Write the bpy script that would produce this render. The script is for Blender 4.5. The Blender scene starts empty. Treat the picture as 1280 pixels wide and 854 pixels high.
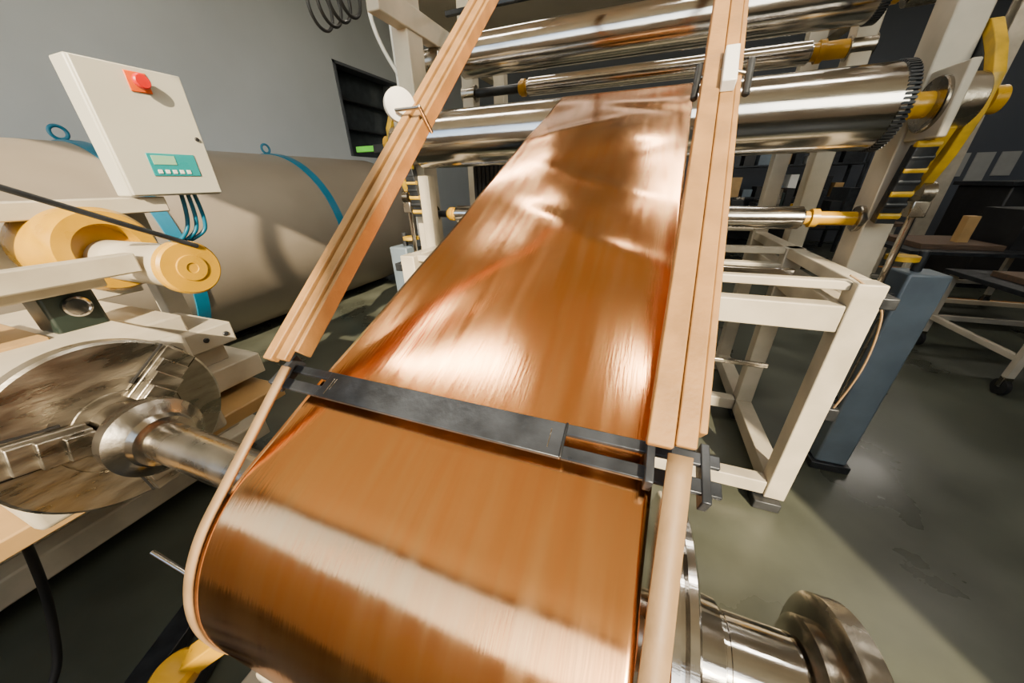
import bpy, bmesh, math, random
from mathutils import Vector, Matrix
random.seed(4)
S=bpy.context.scene

# ---------------- materials ----------------
def mat(name,col,met=0.0,rough=0.5,var=0.12,scale=6.0,bump=0.0,bscale=60.0,stretch=None,rvar=0.1,col2=None,emit=0,coat=0,aniso=0):
    m=bpy.data.materials.new(name); m.use_nodes=True
    nt=m.node_tree; N=nt.nodes; L=nt.links
    b=N['Principled BSDF']
    b.inputs['Metallic'].default_value=met
    tc=N.new('ShaderNodeTexCoord'); mp=N.new('ShaderNodeMapping'); L.new(tc.outputs['Object'],mp.inputs[0])
    if stretch: mp.inputs['Scale'].default_value=stretch
    n=N.new('ShaderNodeTexNoise'); n.inputs['Scale'].default_value=scale; n.inputs['Detail'].default_value=6
    L.new(mp.outputs[0],n.inputs['Vector'])
    r=N.new('ShaderNodeValToRGB'); L.new(n.outputs['Fac'],r.inputs[0])
    c=Vector(col[:3]); d=Vector(col2) if col2 else c*(1-var*2)
    r.color_ramp.elements[0].position=.35; r.color_ramp.elements[1].position=.65
    r.color_ramp.elements[0].color=(*d,1); r.color_ramp.elements[1].color=(*c,1)
    L.new(r.outputs[0],b.inputs['Base Color'])
    mr=N.new('ShaderNodeMapRange'); mr.inputs[1].default_value=.3; mr.inputs[2].default_value=.7
    mr.inputs[3].default_value=max(.02,rough-rvar); mr.inputs[4].default_value=min(1,rough+rvar)
    L.new(n.outputs['Fac'],mr.inputs[0]); L.new(mr.outputs[0],b.inputs['Roughness'])
    if bump>0:
        n2=N.new('ShaderNodeTexNoise'); n2.inputs['Scale'].default_value=bscale; n2.inputs['Detail'].default_value=4
        L.new(mp.outputs[0],n2.inputs['Vector'])
        bp=N.new('ShaderNodeBump'); bp.inputs['Strength'].default_value=bump; bp.inputs['Distance'].default_value=.01
        L.new(n2.outputs['Fac'],bp.inputs['Height']); L.new(bp.outputs[0],b.inputs['Normal'])
    if emit:
        b.inputs['Emission Color'].default_value=(*col[:3],1); b.inputs['Emission Strength'].default_value=emit
    if coat: b.inputs['Coat Weight'].default_value=coat
    return m
M={}
M['copper']=mat('copper_foil',(1,.50,.195),1,.15,.06,3,.030,14,(16,1,1),.035,col2=(1,.44,.155))
M['copper_b']=mat('copper_brushed',(.98,.41,.17),1,.26,.05,8,.08,60,(30,1,1),.05)
M['steel']=mat('polished_steel',(.56,.535,.51),1,.13,.08,5,.02,40,(1,8,8),.04)
M['steel_d']=mat('worn_steel',(.42,.38,.32),1,.27,.15,9,.08,50,None,.1,coat=.1)
M['chuckm']=mat('scratched_chuck_steel',(.48,.44,.37),1,.33,.2,7,.14,40,(1,1,4),.12)
M['black']=mat('black_rubber',(.012,.012,.013),0,.5)
M['darkm']=mat('dark_steel',(.04,.044,.05),.6,.42,.2,14,.1,80)
M['barm']=mat('blackened_bar',(.050,.057,.070),.5,.36,.25,18,.12,60)
M['white']=mat('white_machine_paint',(.47,.42,.325),0,.42,.12,5,.03,30,rvar=.08)
M['cab']=mat('cabinet_paint',(.46,.445,.37),0,.4,.03,3)
M['yellow']=mat('yellow_paint',(.50,.265,.0),0,.33,.10,7,coat=.1)
M['yellow_d']=mat('grimy_yellow_paint',(.58,.34,.0),0,.45,.2,14,.1,40,col2=(.30,.19,.01))
M['blue']=mat('blue_grey_paint',(.115,.15,.185),0,.4,.12,6)
M['teal']=mat('teal_strap',(.0,.12,.22),0,.4,.1,6)
M['mdf']=mat('mdf_board',(.32,.165,.050),0,.6,.14,20,.1,120)
M['belt']=mat('cardboard_belt',(.25,.155,.072),0,.6,.1,25,.06,120)
M['tank']=mat('tank_grey_beige',(.26,.222,.175),0,.42,.10,1.2,.02,10)
M['wallm']=mat('painted_wall_grey',(.42,.46,.51),0,.8,.05,.8,.02,30)
M['wall3']=mat('cream_wall',(.60,.50,.38),0,.8,.05,.8)
M['wall2']=mat('dark_wall_grey',(.075,.085,.105),0,.8,.08,.6)
M['floorm']=mat('polished_concrete',(.072,.079,.060),0,.34,.26,1.6,.03,8,rvar=.12)
M['ceilm']=mat('ceiling_paint',(.80,.68,.50),0,.8,.05,1)
M['red']=mat('red_plastic',(.55,.006,.003),0,.3)
M['orange']=mat('orange_plate',(.70,.10,.0),0,.4)
M['lcd']=mat('cyan_panel',(.01,.25,.27),0,.3,.05,8)
M['lcd2']=mat('lcd_window',(.25,.45,.30),0,.2,.02)
M['plastic']=mat('white_plastic',(.70,.69,.65),0,.35,.02)
M['greenm']=mat('dark_green_motor',(.008,.018,.014),0,.4)
M['green']=mat('bright_green',(.12,.7,.03),0,.4)
M['wood']=mat('worn_wood',(.10,.06,.035),0,.7,.25,9,.1,50,(1,6,6))
M['fillm']=mat('fill_panel_glow',(1,.95,.85),0,.5,.0,1,emit=26)  # glow for the added overhead fill fixtures
M['glassd']=mat('dark_glass',(.05,.06,.07),0,.15)
M['linem']=mat('floor_line_orange',(.65,.28,.06),0,.6)
M['paper']=mat('paper_poster',(.35,.35,.33),0,.8,.05)
M['beige']=mat('beige_plate',(.42,.26,.10),0,.5,.12,6)

# ---------------- builders ----------------
def finish(bm,name,m,parent=None,ang=35,bevel=0):
    bmesh.ops.recalc_face_normals(bm,faces=bm.faces)
    me=bpy.data.meshes.new(name); bm.to_mesh(me); bm.free()
    for p in me.polygons: p.use_smooth=True
    me.set_sharp_from_angle(angle=math.radians(ang))
    o=bpy.data.objects.new(name,me); S.collection.objects.link(o)
    me.materials.append(M[m] if isinstance(m,str) else m)
    if parent: o.parent=parent
    if bevel:
        b=o.modifiers.new('b','BEVEL'); b.width=bevel; b.segments=2; b.limit_method='ANGLE'
    return o
def grp(name):
    e=bpy.data.objects.new(name,None); S.collection.objects.link(e); e.empty_display_size=.1; return e
def box(g,name,a,b,m,bevel=.004):
    bm=bmesh.new()
    bmesh.ops.create_cube(bm,size=1)
    for v in bm.verts:
        v.co=Vector([a[i] if v.co[i]<0 else b[i] for i in range(3)])
    return finish(bm,name,m,g,bevel=bevel)
def basis(d):
    d=d.normalized(); r=Vector((0,0,1)) if abs(d.z)<.9 else Vector((1,0,0))
    u=d.cross(r).normalized(); v=u.cross(d).normalized(); return d,u,v
def hexa(g,name,vs8,m,bevel=.002):
    bm=bmesh.new(); vs=[bm.verts.new(v) for v in vs8]
    for f in ((0,1,2,3),(4,5,6,7),(0,1,5,4),(1,2,6,5),(2,3,7,6),(3,0,4,7)): bm.faces.new([vs[i] for i in f])
    return finish(bm,name,m,g,bevel=bevel)
def beam(g,name,p0,p1,w,h,m,bevel=.004):
    p0=Vector(p0);p1=Vector(p1); d,u,v=basis(p1-p0)
    return hexa(g,name,[p+u*a*w/2+v*b*h/2 for p in (p0,p1) for a,b in ((-1,-1),(1,-1),(1,1),(-1,1))],m,bevel)
def lathe(g,name,o,d,prof,m,seg=64,closed=True):
    o=Vector(o); d,u,v=basis(Vector(d)); bm=bmesh.new(); rings=[]
    for t,r in prof:
        if r<1e-6: rings.append([bm.verts.new(o+d*t)]); continue
        rings.append([bm.verts.new(o+d*t+(u*math.cos(2*math.pi*i/seg)+v*math.sin(2*math.pi*i/seg))*r) for i in range(seg)])
    for A,B in zip(rings[:-1],rings[1:]):
        for i in range(seg):
            j=(i+1)%seg
            if len(A)==1 and len(B)==1: continue
            if len(A)==1: bm.faces.new([A[0],B[i],B[j]])
            elif len(B)==1: bm.faces.new([A[i],A[j],B[0]])
            else: bm.faces.new([A[i],A[j],B[j],B[i]])
    if closed:
        for R in (rings[0],rings[-1]):
            if len(R)>2: bm.faces.new(R)
    return finish(bm,name,m,g)
def cyl(g,name,p0,p1,r,m,seg=48,ch=.003):
    p0=Vector(p0);p1=Vector(p1); L=(p1-p0).length; ch=min(ch,r*.3,L*.3)
    return lathe(g,name,p0,p1-p0,[(0,r-ch),(ch,r),(L-ch,r),(L,r-ch)],m,seg)
def prism(g,name,pts,ext,m,bevel=.003):
    bm=bmesh.new(); e=Vector(ext)
    a=[bm.verts.new(Vector(p)) for p in pts]; b=[bm.verts.new(Vector(p)+e) for p in pts]
    bm.faces.new(a); bm.faces.new(b); n=len(pts)
    for i in range(n): bm.faces.new([a[i],a[(i+1)%n],b[(i+1)%n],b[i]])
    return finish(bm,name,m,g,bevel=bevel)
def gear(g,name,o,d,r,w,n,m,depth=.012):
    o=Vector(o); d,u,v=basis(Vector(d)); pts=[]
    for i in range(n):
        for k,rr in ((0,r-depth),(.28,r-depth),(.38,r),(.9,r)):
            a=2*math.pi*(i+k)/n; pts.append(o+(u*math.cos(a)+v*math.sin(a))*rr)
    return prism(g,name,pts,d*w,m,0)
def wire(g,name,pts,r,m,cyc=False):
    c=bpy.data.curves.new(name,'CURVE'); c.dimensions='3D'; c.bevel_depth=r; c.bevel_resolution=4; c.resolution_u=10
    s=c.splines.new('NURBS'); s.points.add(len(pts)-1)
    for q,p in zip(s.points,pts): q.co=(*p,1)
    s.use_endpoint_u=not cyc; s.use_cyclic_u=cyc; s.order_u=3
    o=bpy.data.objects.new(name,c); S.collection.objects.link(o); c.materials.append(M[m]); o.parent=g; return o
def sweep(g,name,path,xf,m,thick=0,nx=2,disp=None):
    bm=bmesh.new(); rows=[]
    for (y,z,ny,nz,s) in path:
        x0,x1=xf(s); row=[]
        for k in range(nx):
            x=x0+(x1-x0)*k/(nx-1); o=disp(k/(nx-1),s) if disp else 0
            row.append(bm.verts.new((x,y+ny*o,z+nz*o)))
        rows.append(row)
    for A,B in zip(rows[:-1],rows[1:]):
        for k in range(nx-1): bm.faces.new([A[k],A[k+1],B[k+1],B[k]])
    ob=finish(bm,name,m,g,ang=60)
    if thick:
        so=ob.modifiers.new('s','SOLIDIFY'); so.thickness=thick; so.offset=0
    return ob

# ---------------- room ----------------
box(None,'floor',(-6.3,-3.2,-.1),(9,12.2,0),'floorm',0)
box(None,'ceiling',(-6.5,-3.2,5.5),(9.2,12.4,5.6),'ceilm',0)
box(None,'wall_right',(9,-3.2,0),(9.2,12.4,5.5),'wall2',0)
box(None,'wall_back',(-6.3,12.2,0),(9,12.4,5.5),'wall2',0)
def wall_open(name,axis,pos,th,a0,a1,z0,z1,opens,m):
    g=grp(name)
    def seg(i,p,q,r,s):
        if axis=='x': box(g,f'{name}_panel_{i}',(pos,p,r),(pos+th,q,s),m,0)
        else: box(g,f'{name}_panel_{i}',(p,pos,r),(q,pos+th,s),m,0)
    c=a0;i=0
    for (p,q,r,s) in opens:
        seg(i,c,p,z0,z1); i+=1; seg(i,p,q,z0,r); i+=1; seg(i,p,q,s,z1); i+=1; c=q
    seg(i,c,a1,z0,z1)
wall_open('wall_left','x',-6.5,.2,-3.2,12.4,0,5.5,[(6.6,8.6,2.3,4.0)],'wallm')
wall_open('wall_front','y',-3.4,.2,-6.5,9.2,0,5.5,[(-5.6,3.7,2.6,5.2)],'wall3')
w=grp('window_1')
box(w,'niche_back',(-6.8,6.4,2.1),(-6.72,8.8,4.2),'glassd',0)
box(w,'niche_side_a',(-6.72,6.5,2.2),(-6.5,6.6,4.1),'wall2',0); box(w,'niche_side_b',(-6.72,8.6,2.2),(-6.5,8.7,4.1),'wall2',0)
box(w,'niche_top',(-6.72,6.5,4.0),(-6.5,8.7,4.1),'wall2',0); box(w,'niche_sill',(-6.72,6.5,2.2),(-6.5,8.7,2.3),'wall2',0)
for i,z in enumerate((2.85,3.4)): box(w,f'shelf_{i}',(-6.72,6.6,z),(-6.5,8.6,z+.03),'darkm',0)
box(w,'frame_side',(-6.5,6.6,2.3),(-6.28,6.66,4.0),'wall2',0); box(w,'frame_top',(-6.5,6.6,3.95),(-6.28,8.6,4.0),'wall2',0)
w=grp('window_2')
for i in range(5):
    x=-5.6+i*9.3/4; box(w,f'mullion_{i}',(x-.04,-3.36,2.6),(x+.04,-3.26,5.2),'darkm',0)
for i,z in enumerate((2.6,5.15)): box(w,f'rail_{i}',(-5.6,-3.36,z),(3.7,-3.26,z+.05),'darkm',0)
for i,(x,y) in enumerate(((-2.5,1.2),(1.0,1.4),(-2.5,4.4),(.8,4.4),(4.5,4.6),(1.5,8.5),(6,9))):  # invented overhead fixtures, added as base fill and for reflections in the foil
    g=grp('added_fill_lamp')
    box(g,'housing',(x-.95,y-.14,5.25),(x+.95,y+.14,5.35),'white'); box(g,'fill_panel',(x-.9,y-.11,5.235),(x+.9,y+.11,5.25),'fillm',0)
    for s in (-.6,.6): cyl(g,'rod',(x+s,y,5.35),(x+s,y,5.5),.01,'darkm',12)
    l=bpy.data.lights.new('fill_area_light','AREA'); l.shape='RECTANGLE'; l.size=1.8; l.size_y=.22; l.energy=16; l.color=(1,.86,.66)
    o=bpy.data.objects.new('fill_area_light',l); o.location=(x,y,5.22); S.collection.objects.link(o); o.parent=g
for i,(a,b) in enumerate((((2.6,6.6),(9,6.72)),((2.6,8.8),(9,8.9)))):
    box(None,'floor_marking_line',(a[0],a[1],0),(b[0],b[1],.004),'linem',0)

# ---------------- copper roll and web ----------------
YC,ZC,R=.31,1.08,.24
RY,RZ,RR=2.05,1.94,.15
path=[];s=0;prev=None
def add(y,z,ny,nz):
    global s,prev
    if prev: s+=math.hypot(y-prev[0],z-prev[1])
    prev=(y,z); path.append((y,z,ny,nz,s))
dd=math.hypot(RY-YC,RZ-ZC)
al=math.atan2(RZ-ZC,RY-YC)+math.asin((RR-R)/dd)
th=math.pi/2-al
for i in range(91):
    a=math.radians(-110)+(th-math.radians(-110))*i/90
    add(YC-(R+.002)*math.cos(a),ZC+(R+.002)*math.sin(a),-math.cos(a),math.sin(a))
s_a=s; p0=(path[-1][0],path[-1][1]); p1=(RY-(RR+.001)*math.cos(th),RZ+(RR+.001)*math.sin(th))
for i in range(1,241):
    t=i/240; add(p0[0]+(p1[0]-p0[0])*t,p0[1]+(p1[1]-p0[1])*t,-math.cos(th),math.sin(th))
s_b=s
for i in range(1,31):
    a=th+(math.pi-th)*i/30; add(RY-(RR+.001)*math.cos(a),RZ+(RR+.001)*math.sin(a),-math.cos(a),math.sin(a))
for i in range(1,21):
    t=i/20; add(RY+RR+.001,RZ+(1.504-RZ)*t,1,0)
def xf(s):
    t=min(1,max(0,(s-s_a)/(s_b-s_a))); return (-.538+.068*t,.05+.08*t)
def disp(u,s):
    f=0
    t=(s-s_a)/(s_b-s_a)
    base=.0012*math.sin(u*4+s*5+1)+.0007*math.sin(u*9-s*7)+.0003*math.sin(u*15+s*16)
    if t<=0: return base
    if t>=1: return 0
    w=min(1,t*5); w=w*w*(3-2*w); w2=min(1,(1-t)*8); w*=w2*w2*(3-2*w2)
    for (a,b,c,k) in ((2.0,8,.3,.8),(-3.2,10.5,1.7,.7),(4.4,6.0,2.6,.5),(1.2,19,.9,.5),(-4.5,16,4.0,.55),(6.0,-15,2.2,.45),(3.0,27,.2,.28),(-7,26,1.2,.20)):
        f+=k*math.sin(a*u+b*t+c+.6*math.sin(3*u+4*t))
    for (u0,t0,dx,dy,k,wd) in ((.45,.40,.9,-.5,1.1,.04),(.75,.33,.9,-.35,1.0,.03),(.35,.22,.6,.8,-.8,.05),(.6,.62,.95,.3,-.8,.05),(.3,.75,.9,.45,.9,.04),(.7,.85,.9,-.4,-.8,.04),(.55,.52,.9,-.45,.9,.03)):
        U=u-u0; T=(t-t0)*2.7; n=math.hypot(dx,dy); al_=(U*dx+T*dy)/n; pe=(-U*dy+T*dx)/n
        f+=k*math.exp(-(al_/.28)**2-(pe/(wd*1.6))**2)
    return w*(.0036*f)+(1-w)*base*(1 if t<.3 else 0)
g=grp('copper_foil_web')
sweep(g,'foil_sheet',path,xf,'copper',.0006,71,disp)
g=grp('copper_coil')
lathe(g,'coil_winding',(-.536,YC,ZC),(1,0,0),[(0,.08),(0,.234),(.002,.237),(.582,.237),(.584,.234),(.584,.08)],'copper_b',128,False)
lathe(g,'coil_core',(-.57,YC,ZC),(1,0,0),[(0,.056),(0,.08),(.64,.08),(.64,.056)],'belt',48,False)
def belt(x0,x1,off,k):
    g=grp('edge_guide_belt'); P=[]; rr=R+off; a1=math.pi/2-math.radians(41.6)
    L=[]
    for i in range(61):
        a=math.radians(-120)+(a1+math.radians(120))*i/60; L.append((YC-rr*math.cos(a),ZC+rr*math.sin(a),-math.cos(a),math.sin(a)))
    for i in range(1,11):
        q=L[60]; L.append((q[0]+math.cos(math.radians(41.6))*.235*i/10,q[1]+math.sin(math.radians(41.6))*.235*i/10,q[2],q[3]))
    for i,q in enumerate(L): P.append((*q,i))
    sweep(g,'wound_strip',P,lambda s:(x0+max(0,s-60)*k,x1+max(0,s-60)*k),'belt',.006)
belt(-.558,-.541,.003,.0)
belt(.0525,.078,.004,.0010)
def guide(xs,sgn,lo):
    g=grp('mdf_guide_rail')
    c,sn=math.cos(math.radians(42)),math.sin(math.radians(42))
    def P(x,l,n):
        y0,z0=.33,1.425
        return Vector((x+l*(.046 if sgn<0 else .040),y0+c*l-sn*n,z0+sn*l+c*n))
    L=2.6
    def strip(nm,xa,xb,na,nb,l0,l1,m='mdf'):
        hexa(g,nm,[P(x,l,n) for l in (l0,l1) for x,n in ((xa,na),(xb,na),(xb,nb),(xa,nb))],m)
    strip('board_outer',xs-lo,xs-.004,-.004,.014,-.005,L)
    strip('board_base',xs-lo,xs+.024,-.018,-.005,.04,L)
    strip('board_inner',xs-.002,xs+.020,-.004,.008,.0,L)
    strip('board_edge',xs+.021,xs+.030,-.03,.002,.02,L)
    l=.64
    if sgn<0:
        lathe(g,'pulley',P(xs-.042,l,.02),(.75,-.6,0),[(0,.026),(.003,.035),(.018,.035),(.021,.026)],'plastic')
        cyl(g,'clamp_pin',P(xs-.03,l-.03,.03),P(xs+.04,l-.03,.03),.004,'steel_d',16)
        cyl(g,'clamp_pin_2',P(xs+.037,l-.03,.035),P(xs+.037,l-.03,-.03),.004,'steel_d',16)
    else:
        strip('plastic_block',xs-.004,xs+.018,.008,.028,l-.045,l+.05,'plastic')
        for k,x in enumerate((xs-.040,xs+.040)):
            cyl(g,f'clamp_{k}',P(x,l-.03,-.01),P(x,l+.03,.012),.006,'darkm',16)
            cyl(g,f'clamp_pin_{k}',P(x,l+.01,0),P(xs,l+.01,0.012),.004,'steel_d',12)
guide(-.570,-1,.024)
guide(.070,1,.032)

g=grp('slotted_crossbar')
def bp(x,l,n):
    y0,z0=.345,1.375; c,sn=math.cos(al),math.sin(al)
    return Vector((x,y0+c*l-sn*n,z0+sn*l+c*n))
def bseg(nm,xa,xb,la,lb,na=.006,nb=.014,m='barm'):
    hexa(g,nm,[bp(x,l,n) for x in (xa,xb) for l,n in ((la,na),(lb,na),(lb,nb),(la,nb))],m,.0015)
bseg('web_plate',-.49,-.06,-.026,.024)
bseg('prong_l_top',-.6,-.49,.008,.024); bseg('prong_l_low',-.6,-.49,-.026,-.006)
bseg('prong_r_top',-.06,.125,.008,.024); bseg('prong_r_low',-.06,.125,-.026,-.008)
bseg('end_bracket',.042,.0515,-.034,.034,.0,.03)
bseg('end_bracket_l',-.585,-.574,-.03,.034,.0,.03)
bseg('scribe_clip',-.062,-.058,-.026,.025,.013,.016,'darkm')
bseg('end_plate',.104,.114,-.036,.036,-.012,.016)
for k,(x,l) in enumerate(((-.475,.0),(-.47,.010),(-.08,.004))):
    bseg(f'scribe_mark_{k}',x,x+.0015,-.02+l,.012,.0138,.0145,'steel_d')

# shaft and chuck
g=grp('unwind_shaft')
cyl(g,'shaft',(-1.14,YC,ZC),(.33,YC,ZC),.052,'steel_d')
lathe(g,'coil_flange',(.086,YC,ZC),(1,0,0),[(0,.19),(.004,.2),(.012,.2),(.014,.188),(.019,.188),(.021,.2),(.030,.2),(.034,.192),(.034,.15),(.045,.14),(.05,.075),(.09,.07)],'steel')
lathe(g,'sleeve',(.13,YC,ZC),(1,0,0),[(0,.06),(.05,.06),(.051,.058),(.056,.058),(.057,.06),(.14,.06)],'steel')
lathe(g,'end_hub',(.275,YC,ZC),(1,0,0),[(0,.075),(.005,.085),(.02,.085),(.022,.112),(.026,.118),(.052,.118),(.056,.112),(.06,.06)],'steel_d')
for i in range(6):
    a=i*math.pi/3+.3; cyl(g,f'hub_bolt_{i}',(.325,YC+.09*math.cos(a),ZC+.09*math.sin(a)),(.334,YC+.09*math.cos(a),ZC+.09*math.sin(a)),.012,'black',20)
box(g,'pedestal_right',(.16,YC-.09,.0),(.26,YC+.03,.95),'white')
box(g,'bearing_saddle',(.17,YC-.06,.95),(.25,YC+.03,1.03),'darkm')
g=grp('jaw_chuck')
CX=-1.36
lathe(g,'face_plate',(CX-.05,YC,ZC),(1,0,0),[(0,.235),(.006,.25),(.044,.25),(.05,.243),(.05,.14),(.046,.138),(.046,.1),(.05,.098),(.05,0)],'chuckm',96)
lathe(g,'chuck_hub',(CX,YC,ZC),(1,0,0),[(0,.07),(.1,.068),(.11,.068),(.118,.085),(.125,.103),(.135,.108),(.172,.108),(.178,.10),(.19,.085),(.196,.075),(.215,.068),(.22,.055)],'steel_d')
for k,a in enumerate((math.radians(38),math.radians(168),math.radians(275))):
    ur=Vector((0,math.cos(a),math.sin(a))); C=Vector((CX,YC,ZC)); t=Vector((0,-math.sin(a),math.cos(a)))
    for j,(r0,r1,h,w_) in enumerate(((.072,.244,.018,.052),(.072,.205,.034,.046),(.072,.165,.052,.046),(.072,.125,.07,.040))):
        hexa(g,f'jaw_{k}_step_{j}',[C+ur*r_+t*q*.8+Vector((x,0,0)) for x in (0.0005,h) for r_,q in ((r0,-w_),(r1,-w_),(r1,w_),(r0,w_))],'chuckm',.003)
    for sg in (-1,1):
        beam(g,f'jaw_groove_{k}_{sg}',C+ur*.11+t*sg*.048+Vector((.0005,0,0)),C+ur*.243+t*sg*.048+Vector((.0005,0,0)),.006,.006,'black',0)
    beam(g,f'jaw_slot_{k}',C+ur*.246+Vector((-.02,0,0)),C+ur*.252+Vector((-.02,0,0)),.03,.03,'black')

# ---------------- left machine ----------------
g=grp('slitter_unwinding_machine')
box(g,'headstock_housing',(-1.95,.08,.86),(-1.415,.56,1.26),'white',.02)
box(g,'slide_top',(-2.2,-.4,.8),(-1.5,.84,.86),'beige',.006)
box(g,'slide_rail',(-2.1,.55,.9),(-1.62,.86,1.0),'white',.006)
box(g,'slide_rail_upper',(-2.05,.5,1.08),(-1.66,.82,1.17),'white',.006)
box(g,'slide_web',(-2.0,.55,1.0),(-1.7,.78,1.08),'white',.004)
for i in range(4): cyl(g,f'slide_screw_{i}',(-1.665,.56+i*.075,1.125),(-1.655,.56+i*.075,1.125),.011,'darkm',16)
box(g,'pedestal',(-3.0,-.6,.25),(-2.4,1.0,.8),'white',.01)
box(g,'cantilever_deck',(-3.0,-.5,.66),(-2.1,.8,.8),'white',.01)
box(g,'base_rail',(-3.1,-1.2,.12),(-2.3,1.1,.25),'white',.01)
box(g,'base_rail_top',(-3.0,-1.2,.25),(-2.5,1.1,.262),'beige',.003)
box(g,'foot_1',(-3.05,-1.1,0),(-2.5,-.8,.12),'darkm'); box(g,'foot_2',(-3.05,.7,0),(-2.5,1.0,.12),'darkm')
box(g,'upper_table',(-2.5,.0,1.16),(-1.72,.7,1.24),'white',.01)
box(g,'table_column',(-2.45,.1,.8),(-2.0,.65,1.16),'white',.01)
box(g,'beige_plate',(-2.2,.05,1.24),(-1.8,.38,1.27),'beige',.004)
Y2,Z2=.755,1.425
lathe(g,'yellow_drum',(-2.55,Y2-.01,Z2+.045),(1,0,0),[(0,.13),(.02,.175),(.38,.175),(.41,.16),(.41,.11),(.35,.10),(.35,0)],'yellow',72)
gear(g,'drive_gear',(-2.62,Y2-.14,Z2),(1,0,0),.1,.05,28,'white',.008)
lathe(g,'white_sleeve',(-2.2,Y2,Z2),(1,0,0),[(0,.085),(.50,.085),(.53,.088)],'white')
lathe(g,'yellow_cap',(-1.67,Y2,Z2),(1,0,0),[(0,.09),(.005,.102),(.035,.102),(.045,.094),(.045,.05),(.051,.048),(.051,.02),(.047,.018),(.047,0)],'yellow')
box(g,'carrier_arm',(-1.80,-.2,Z2+.0),(-1.74,.66,Z2+.07),'white',.006)
box(g,'carrier_arm_inner',(-1.90,-.2,Z2-.04),(-1.82,.58,Z2+.02),'white',.006)
box(g,'drum_stand',(-2.5,.66,1.24),(-2.35,.86,1.36),'white',.006)
cyl(g,'tension_rod',(-1.60,.1,1.90),(-1.62,.80,1.50),.009,'darkm',16)
box(g,'motor_body',(-1.98,.41,1.25),(-1.83,.54,1.39),'greenm',.01)
lathe(g,'motor_dial',(-1.83,.48,1.34),(1,0,0),[(0,.035),(.02,.035),(.022,.029),(.014,.027),(.014,0)],'steel')
lathe(g,'lid_dish',(-2.0,.22,1.27),(0,0,1),[(0,.1),(.01,.105),(.02,.1),(.022,.05),(.03,.02)],'steel_d')
box(g,'mounting_beam',(-2.6,.2,1.60),(-2.33,1.1,1.672),'white',.006)
box(g,'post',(-2.68,1.0,.0),(-2.58,1.10,1.60),'white',.006)
g=grp('control_cabinet')
CXF=-2.3
box(g,'enclosure',(CXF-.13,.965,1.675),(CXF-.012,1.36,2.22),'cab',.008)
box(g,'door',(CXF-.010,.97,1.68),(CXF+.008,1.355,2.215),'cab',.005)
box(g,'estop_plate',(CXF+.008,1.13,2.115),(CXF+.014,1.21,2.195),'orange',.003)
lathe(g,'estop_button',(CXF+.014,1.17,2.155),(1,0,0),[(0,.02),(.02,.02),(.022,.031),(.034,.031),(.04,.026),(.04,0)],'red')
box(g,'display_panel',(CXF+.008,1.08,1.765),(CXF+.012,1.28,1.865),'lcd',.002)
box(g,'display_lcd',(CXF+.012,1.095,1.815),(CXF+.014,1.19,1.855),'lcd2',.001)
for i in range(5): box(g,f'display_key_{i}',(CXF+.012,1.10+i*.03,1.775),(CXF+.015,1.118+i*.03,1.793),'plastic',.001)
cyl(g,'lock',(CXF+.008,1.325,1.94),(CXF+.016,1.325,1.94),.01,'black',20)
for i in range(3): wire(g,f'cable_{i}',[(-2.38,1.2+i*.03,1.68),(-2.4,1.2+i*.04,1.55),(-2.42,1.15+i*.05,1.45),(-2.5,1.1,1.4)],.01,'teal')
g=grp('horizontal_pressure_tank')
TX,TZ,TR=-4.96,1.06,1.05
lathe(g,'shell',(TX,-3.0,TZ),(0,1,0),[(0,.0),(0,.6),(.1,.9),(.3,TR),(8.3,TR),(8.5,.95),(8.65,.7),(8.7,.0)],'tank',128,False)
for i,y in enumerate((1.75,3.62)):
    lathe(g,f'strap_{i}',(TX,y,TZ),(0,1,0),[(0,TR),(0,TR+.014),(.11,TR+.014),(.11,TR)],'teal',128,False)
    lo=[(TX,y+.045+.055*math.cos(a),TZ+TR+.07+.055*math.sin(a)) for a in [k*math.pi/6 for k in range(12)]]
    wire(g,f'eye_{i}',lo,.014,'teal',True)
for i,y in enumerate((0,2.5,5)): box(g,f'saddle_{i}',(TX-.7,y-.1,0),(TX+.2,y+.1,.2),'darkm',.01)
g=grp('steel_probe_rod')
cyl(g,'rod',(-1.02,.15,.90),(-.6,.16,.83),.006,'steel',16)
cyl(g,'rod_mount',(-.6,.16,.83),(-.56,.16,.83),.01,'steel_d',16)
g=grp('roll_lift_carriage')
beam(g,'yellow_lever',(-.78,.25,.70),(-1.0,.085,.53),.06,.05,'yellow')
lathe(g,'yellow_knob',(-1.02,.05,.49),(0,0,1),[(0,.045),(.015,.055),(.04,.055),(.05,.045),(.055,.0)],'yellow')
box(g,'white_block',(-.80,.12,.36),(-.62,.34,.55),'white',.01)
beam(g,'dark_rail',(-1.75,.6,.05),(-1.3,-.5,.05),.1,.06,'darkm')
beam(g,'dark_rail_2',(-1.55,.6,.05),(-1.1,-.5,.05),.06,.06,'darkm')
box(g,'carriage_bed',(-.95,-.3,0),(.1,.7,.36),'white',.01)
box(g,'roller_support',(-.5,.1,.36),(.0,.5,.7),'darkm',.01)
wire(None,'power_cable',[(-1.75,.1,.85),(-1.72,.05,.6),(-1.78,.0,.35),(-1.72,-.1,.1),(-1.7,-.4,.02),(-1.5,-.9,.02)],.012,'black')

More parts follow.
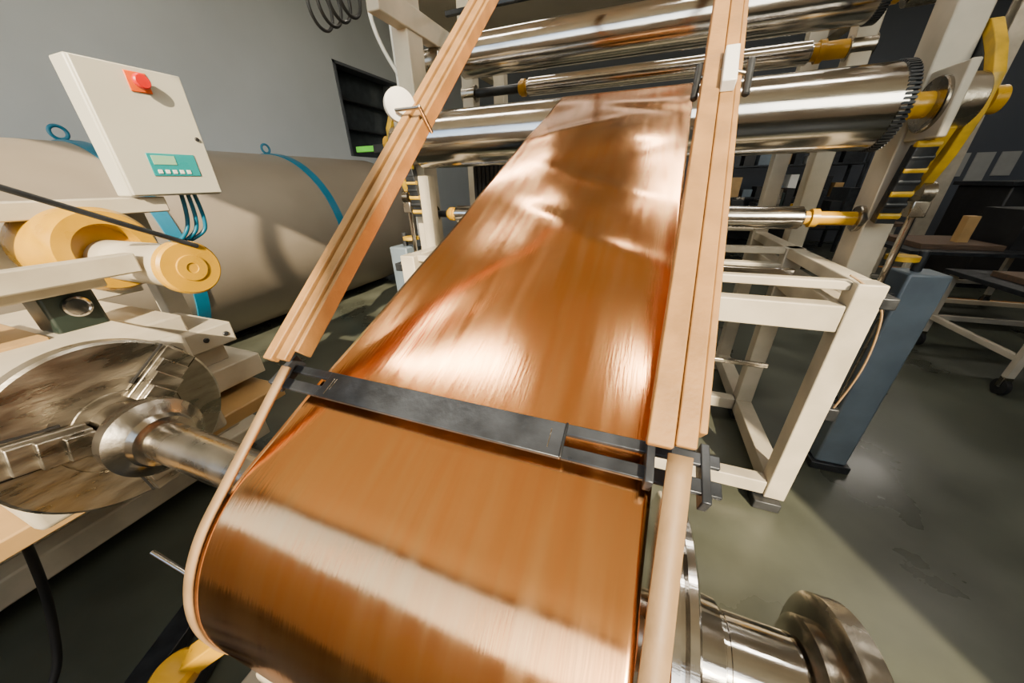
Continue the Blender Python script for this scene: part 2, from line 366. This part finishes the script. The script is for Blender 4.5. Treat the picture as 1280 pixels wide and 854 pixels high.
# ---------------- roller machine ----------------
g=grp('foil_roller_machine')
CM=-.225
def mir(x,s): return x if s>0 else 2*CM-x
def roller(nm,y,z,r,xl,xr,gearr=False,jr=.045):
    L=xr-xl; c=.012
    lathe(g,nm,(xl,y,z),(1,0,0),[(0,r*.55),(.0,r*.8),(.006,r-c),(c,r),(L-c,r),(L-.006,r-c),(L,r*.8),(L,r*.55)],'steel',128)
    cyl(g,nm+'_journal_r',(xr,y,z),(1.0,y,z),jr,'yellow'); cyl(g,nm+'_journal_l',(xl-.07,y,z),(xl,y,z),jr,'yellow')
    cyl(g,nm+'_stub_l',(-1.45,y,z),(xl-.07,y,z),jr*.7,'darkm')
    lathe(g,nm+'_collar_r',(xr+.03,y,z),(1,0,0),[(0,jr+.012),(.03,jr+.012)],'yellow')
    lathe(g,nm+'_collar_l',(xl-.05,y,z),(1,0,0),[(0,jr+.012),(.03,jr+.012)],'yellow')
    if gearr: gear(g,nm+'_gear',(xr-.03,y,z),(1,0,0),r+.006,.035,64,'darkm',.012)
roller('main_roller',RY,RZ,RR,-1.37,.87,True)
roller('top_roller',2.5,2.45,.115,-1.28,.88,True)
roller('rear_roller',3.0,2.36,.06,-.98,.80)
roller('lower_roller',2.2,1.504,.056,-1.25,.76,False,jr=.032)
for s,t in ((1,'r'),(-1,'l')):
    X=lambda x:mir(x,s)
    def bx(nm,a,b,m,bv=.006):
        xa,xb=sorted((X(a[0]),X(b[0]))); box(g,f'{nm}_{t}',(xa,a[1],a[2]),(xb,b[1],b[2]),m,bv)
    bx('front_leg',(.85,1.70,.06),(.95,1.80,1.30),'white')
    bx('rear_leg',(.85,2.52,.06),(.95,2.62,1.30),'white')
    bx('base_side',(.85,1.80,.06),(.95,3.3,.17),'white')
    bx('mid_side',(.85,1.80,1.06),(.95,3.3,1.18),'white')
    bx('upper_side',(.86,1.80,1.24),(.94,3.3,1.30),'white')
    bx('far_leg',(.85,3.3,.0),(.95,3.4,2.8),'white')
    bx('foot',(.8,1.66,0),(.93,1.82,.06),'darkm'); bx('foot2',(.85,2.5,0),(.97,2.64,.06),'darkm')
    bx('main_post',(.99,2.14,1.02),(1.10,2.30,2.95),'white')
    bx('post_knee',(.95,1.95,1.06),(1.06,2.30,1.18),'white')
    bx('top_side_beam',(.98,1.9,2.52),(1.06,3.5,2.64),'white')
    bx('mid_side_beam',(.98,2.32,1.95),(1.06,3.4,2.07),'white')
    bx('rear_post',(.98,2.95,1.2),(1.08,3.07,2.95),'white')
    d=1 if s>0 else -1
    for nm,y,z,r in (('top',2.5,2.45,.075),('low',2.2,1.504,.06),('rear',3.0,2.36,.06)):
        lathe(g,f'{nm}_bearing_{t}',(X(.97),y,z),(d,0,0),[(0,r-.004),(.004,r),(.115,r),(.12,r-.004),(.12,r*.6),(.13,r*.55)],'steel_d')
    lathe(g,f'main_bearing_{t}',(X(.985),RY,RZ),(d,0,0),[(0,.09),(.004,.095),(.115,.095),(.12,.09),(.12,.06),(.13,.055)],'steel_d')
    bx('bearing_plate',(1.0,1.94,1.82),(1.03,2.14,2.06),'white')
    lathe(g,f'yellow_nut_{t}',(X(1.085),RY,RZ),(d,0,0),[(0,.032),(.06,.032),(.065,.046),(.10,.046),(.105,.038),(.105,0)],'yellow',24)
    P=[(2.29,2.17),(2.24,2.23),(2.14,2.21),(2.06,2.12),(2.0,2.02),(2.0,1.9),(2.04,1.76),(2.10,1.64),(2.2,1.555),(2.31,1.53),(2.44,1.57),(2.48,1.70),(2.45,1.80),(2.34,1.86),(2.25,1.91),(2.22,1.99),(2.26,2.08)]
    x1=X(1.105); n=len(P); Q=[]
    for i in range(n):
        a=Vector(P[i-1]);b=Vector(P[i]);c_=Vector(P[(i+1)%n]); tn=(c_-a).normalized(); nn=Vector((-tn.y,tn.x))
        Q.append(b+nn*(.04))
    prism(g,f'lever_plate_{t}',[(x1,p[0],p[1]) for p in P],(d*.035,0,0),'yellow_d')
    prism(g,f'lever_face_{t}',[(x1-d*.003,q.x,q.y) for q in Q],(d*.041,0,0),'darkm',.001)
    beam(g,f'lever_link_{t}',(x1+d*.05,2.08,1.88),(x1+d*.05,2.36,1.62),.02,.06,'yellow')
    beam(g,f'chain_bracket_{t}',(X(1.02),2.02,1.80),(X(1.02),2.08,1.50),.05,.07,'darkm')
    beam(g,f'chain_bracket_yellow_{t}',(X(1.055),2.0,1.86),(X(1.055),2.12,1.56),.02,.045,'yellow_d')
    for i in range(7): cyl(g,f'chain_link_{i}_{t}',(X(.985),2.01+.008*i,1.80-.045*i),(X(1.06),2.01+.008*i,1.80-.045*i),.016,'darkm' if i%2 else 'yellow_d',12)
    for i,(yy,zz) in enumerate(((2.14,2.12),(2.13,1.72),(2.26,1.63),(2.37,1.74))):
        cyl(g,f'lever_bolt_{i}_{t}',(x1,yy,zz),(x1+d*.06,yy,zz),.018,'steel_d',6)
    xc=X(1.13); yc=2.17
    cyl(g,f'piston_rod_{t}',(xc,yc-.06,1.18),(xc,yc-.06,1.60),.015,'steel',20)
    lathe(g,f'rod_eye_{t}',(xc-.022,yc-.06,1.62),(1,0,0),[(0,.045),(.044,.045)],'steel_d',24)
    box(g,f'rod_clevis_{t}',(xc-.03,yc-.09,1.52),(xc+.03,yc-.03,1.59),'steel_d',.005)
    cyl(g,f'barrel_{t}',(xc,yc-.06,.54),(xc,yc-.06,1.14),.040,'steel')
    for i,zz in enumerate((.5,1.12)):
        box(g,f'barrel_cap_{i}_{t}',(xc-.05,yc-.11,zz),(xc+.05,yc-.01,zz+.06),'darkm',.004)
    for i,(a,b) in enumerate(((-.042,-.042),(.042,-.042))):
        cyl(g,f'tie_rod_{i}_{t}',(xc+a,yc-.06+b,.55),(xc+a,yc-.06+b,1.13),.006,'steel_d',10)
    bx('blue_column',(1.24,2.14,.05),(1.40,2.30,1.26),'blue',.01)
    bx('blue_foot',(1.22,2.12,0),(1.42,2.32,.05),'darkm',.004)
    bx('column_bracket',(1.10,2.20,1.04),(1.24,2.28,1.10),'white')
    cyl(g,f'height_screw_{t}',(X(1.30),2.22,1.26),(X(1.30),2.22,1.36),.02,'darkm',16)
    lathe(g,f'height_ring_{t}',(X(1.2),2.17,1.32),(0,0,1),[(0,.06),(.022,.06)],'yellow_d')
    bx('valve_block',(.95,1.72,.62),(1.0,1.80,.69),'darkm')
    bx('valve_block_up',(.94,1.7,1.2),(1.0,1.78,1.25),'darkm')
wire(g,'air_hose',[(.98,1.74,.68),(1.0,1.72,.85),(1.0,1.72,1.05),(.95,1.7,1.26),(.82,1.72,1.33)],.004,'belt')
def xb(nm,y0,y1,z0,z1,m='white',a=-1.3,b=.85): box(g,nm,(a,y0,z0),(b,y1,z1),m,.006)
xb('front_base_beam',1.71,1.79,.07,.16); xb('front_top_beam',1.71,1.79,1.08,1.2); xb('rear_base_beam',2.53,2.61,.07,.16)
xb('rear_top_beam',2.53,2.61,1.08,1.2); xb('front_thin_rail',1.74,1.79,1.26,1.30)
xb('rear_thin_rail',2.53,2.58,1.26,1.30); xb('far_base_beam',3.31,3.39,.07,.16); xb('back_cross_beam',3.31,3.39,2.0,2.12); xb('back_cross_beam_2',3.31,3.39,2.68,2.78)
xb('back_cross_beam_3',3.31,3.39,1.3,1.4)
xb('guide_bar',2.3,2.34,1.18,1.22,'steel'); xb('spray_bar',2.2,2.23,.62,.65,'steel_d'); xb('thin_bar',2.62,2.65,2.72,2.75,'darkm',-1.45,1.0)
for i in range(14): box(g,f'bellows_{i}',(-1.25+i*.035,2.5,1.5),(-1.225+i*.035,2.56,1.86),'black',.003)
box(g,'side_plate_left',(-1.44,2.05,1.2),(-1.36,2.13,1.75),'white')
box(g,'green_marker',(-1.95,2.1,1.91),(-1.8,2.13,1.945),'green',.003)
box(g,'marker_arm',(-1.8,2.1,1.9),(-1.55,2.14,1.95),'darkm',.003)
for i,x in enumerate((-1.66,-1.61)):
    cyl(g,f'conduit_{i}',(x,2.3,1.3),(x,2.3,2.95),.014,'plastic',16)
wire(g,'hose_left',[(-1.6,2.28,2.3),(-1.72,2.2,2.5),(-1.74,2.2,2.8),(-1.65,2.3,2.95)],.012,'plastic')
g=grp('hanging_cable_coil')
for i in range(4):
    cx=-2.12-.12*i
    wire(g,f'loop_{i}',[(cx+.0,2.5+.11*math.cos(a)+i*.03,2.9+.13*math.sin(a)) for a in [k*math.pi/6 for k in range(12)]],.012,'black',True)
beam(g,'hook_bar',(-1.6,2.5,3.03),(-2.6,2.5,3.03),.03,.03,'darkm')

# ---------------- background ----------------
def cart(x0,x1,y0,y1,h,load):
    g=grp('castor_cart')
    for i,(x,y) in enumerate(((x0,y0),(x1,y0),(x0,y1),(x1,y1))):
        box(g,f'leg_{i}',(x-.025,y-.025,.16),(x+.025,y+.025,h),'white')
        lathe(g,f'castor_{i}',(x-.02,y,.07),(1,0,0),[(0,.06),(.005,.07),(.035,.07),(.04,.06)],'black',24)
        box(g,f'fork_{i}',(x-.03,y-.02,.07),(x+.03,y+.02,.16),'steel_d')
    box(g,'rail_a',(x0,y0-.02,.3),(x1,y0+.02,.35),'white'); box(g,'rail_b',(x0,y1-.02,.3),(x1,y1+.02,.35),'white')
    box(g,'rail_c',(x0-.02,y0,.3),(x0+.02,y1,.35),'white'); box(g,'rail_d',(x1-.02,y0,.3),(x1+.02,y1,.35),'white')
    box(g,'top',(x0-.06,y0-.06,h),(x1+.06,y1+.06,h+.04),'darkm')
    for i,(a,b,c,d,hh,m) in enumerate(load): box(g,f'load_{i}',(a,b,h+.04),(c,d,h+.04+hh),m)
cart(3.0,4.3,3.6,4.6,.78,[(3.1,3.7,3.9,4.4,.05,'wood'),(3.4,3.9,4.2,4.5,.13,'black')])
cart(3.0,4.6,5.3,6.4,.85,[(3.1,5.4,3.8,6.2,.06,'wood'),(3.9,5.5,4.4,6.1,.42,'black'),(3.5,5.6,3.6,5.7,.35,'beige'),(4.45,5.5,4.6,5.8,.6,'wood')])
g=grp('workbench')
for i,(x,y) in enumerate(((1.6,8.2),(4.2,8.2),(1.6,9),(4.2,9))): box(g,f'leg_{i}',(x,y,0),(x+.06,y+.06,.85),'white')
box(g,'top',(1.5,8.1,.85),(4.4,9.1,.9),'wood')
for i in range(22):
    x=1.6+random.random()*2.5; h=.1+.5*random.random(); box(g,f'item_{i}',(x,8.3+.6*random.random(),.9),(x+.12+.1*random.random(),9.0,.9+h),random.choice(['black','darkm','steel_d','plastic','yellow','greenm','black']))
g=grp('storage_rack')
for i,(x,y) in enumerate(((1.4,10.4),(4.4,10.4),(1.4,11.1),(4.4,11.1))): box(g,f'upright_{i}',(x,y,0),(x+.06,y+.06,2.6),'darkm')
for j,z in enumerate((.5,1.2,1.9,2.55)):
    box(g,f'shelf_{j}',(1.4,10.4,z),(4.46,11.16,z+.04),'darkm')
    if j<3:
        x=1.5
        while x<4.1:
            w_=.15+.25*random.random(); box(g,f'box_{j}_{int(x*100)}',(x,10.5,z+.04),(x+w_,11.0,z+.2+.35*random.random()),random.choice(['wood','black','blue','beige','plastic','darkm'])); x+=w_+.08
g=grp('machine_cabinet')
box(g,'body',(4.9,7.4,.1),(6.4,8.4,1.5),'black',.02); box(g,'plinth',(4.95,7.45,0),(6.35,8.35,.1),'darkm'); box(g,'lid',(4.85,7.35,1.5),(6.45,8.45,1.56),'darkm')
g=grp('wall_poster')
for i in range(4): box(g,f'sheet_{i}',(6.3+i*.42,12.17,1.5+.1*(i%2)),(6.62+i*.42,12.19,2.1),'paper',0)
for x in (5.4,7.6):
    g=grp('steel_column'); box(g,'flange_a',(x,9.9,0),(x+.25,9.93,5.5),'white'); box(g,'web',(x+.11,9.93,0),(x+.14,10.12,5.5),'white'); box(g,'flange_b',(x,10.12,0),(x+.25,10.15,5.5),'white')

# ---------------- light / camera ----------------
SD=Vector((.4,-.8,.5))
W=bpy.data.worlds.new('World'); S.world=W; W.use_nodes=True
nt=W.node_tree; bg=nt.nodes['Background']; sky=nt.nodes.new('ShaderNodeTexSky'); sky.sky_type='HOSEK_WILKIE'
sky.sun_direction=SD.normalized(); sky.turbidity=5
nt.links.new(sky.outputs[0],bg.inputs[0]); bg.inputs[1].default_value=21
l=bpy.data.lights.new('sun','SUN'); l.energy=18; l.angle=.010; l.color=(1,.82,.56)
o=bpy.data.objects.new('sun',l); S.collection.objects.link(o)
o.rotation_euler=SD.to_track_quat('Z','Y').to_euler()
cam=bpy.data.cameras.new('camera'); cam.sensor_width=36; cam.lens=36*410/1280; cam.clip_start=.02
co=bpy.data.objects.new('camera',cam); S.collection.objects.link(co)
f=Vector((-.325,.839,-.437)).normalized(); r=Vector((.936,.352,-.021)); r=(r-f*r.dot(f)).normalized(); up=r.cross(f)
mt=Matrix((r,up,-f)).transposed().to_4x4(); mt.translation=Vector((0,0,1.7)); co.matrix_world=mt
S.camera=co
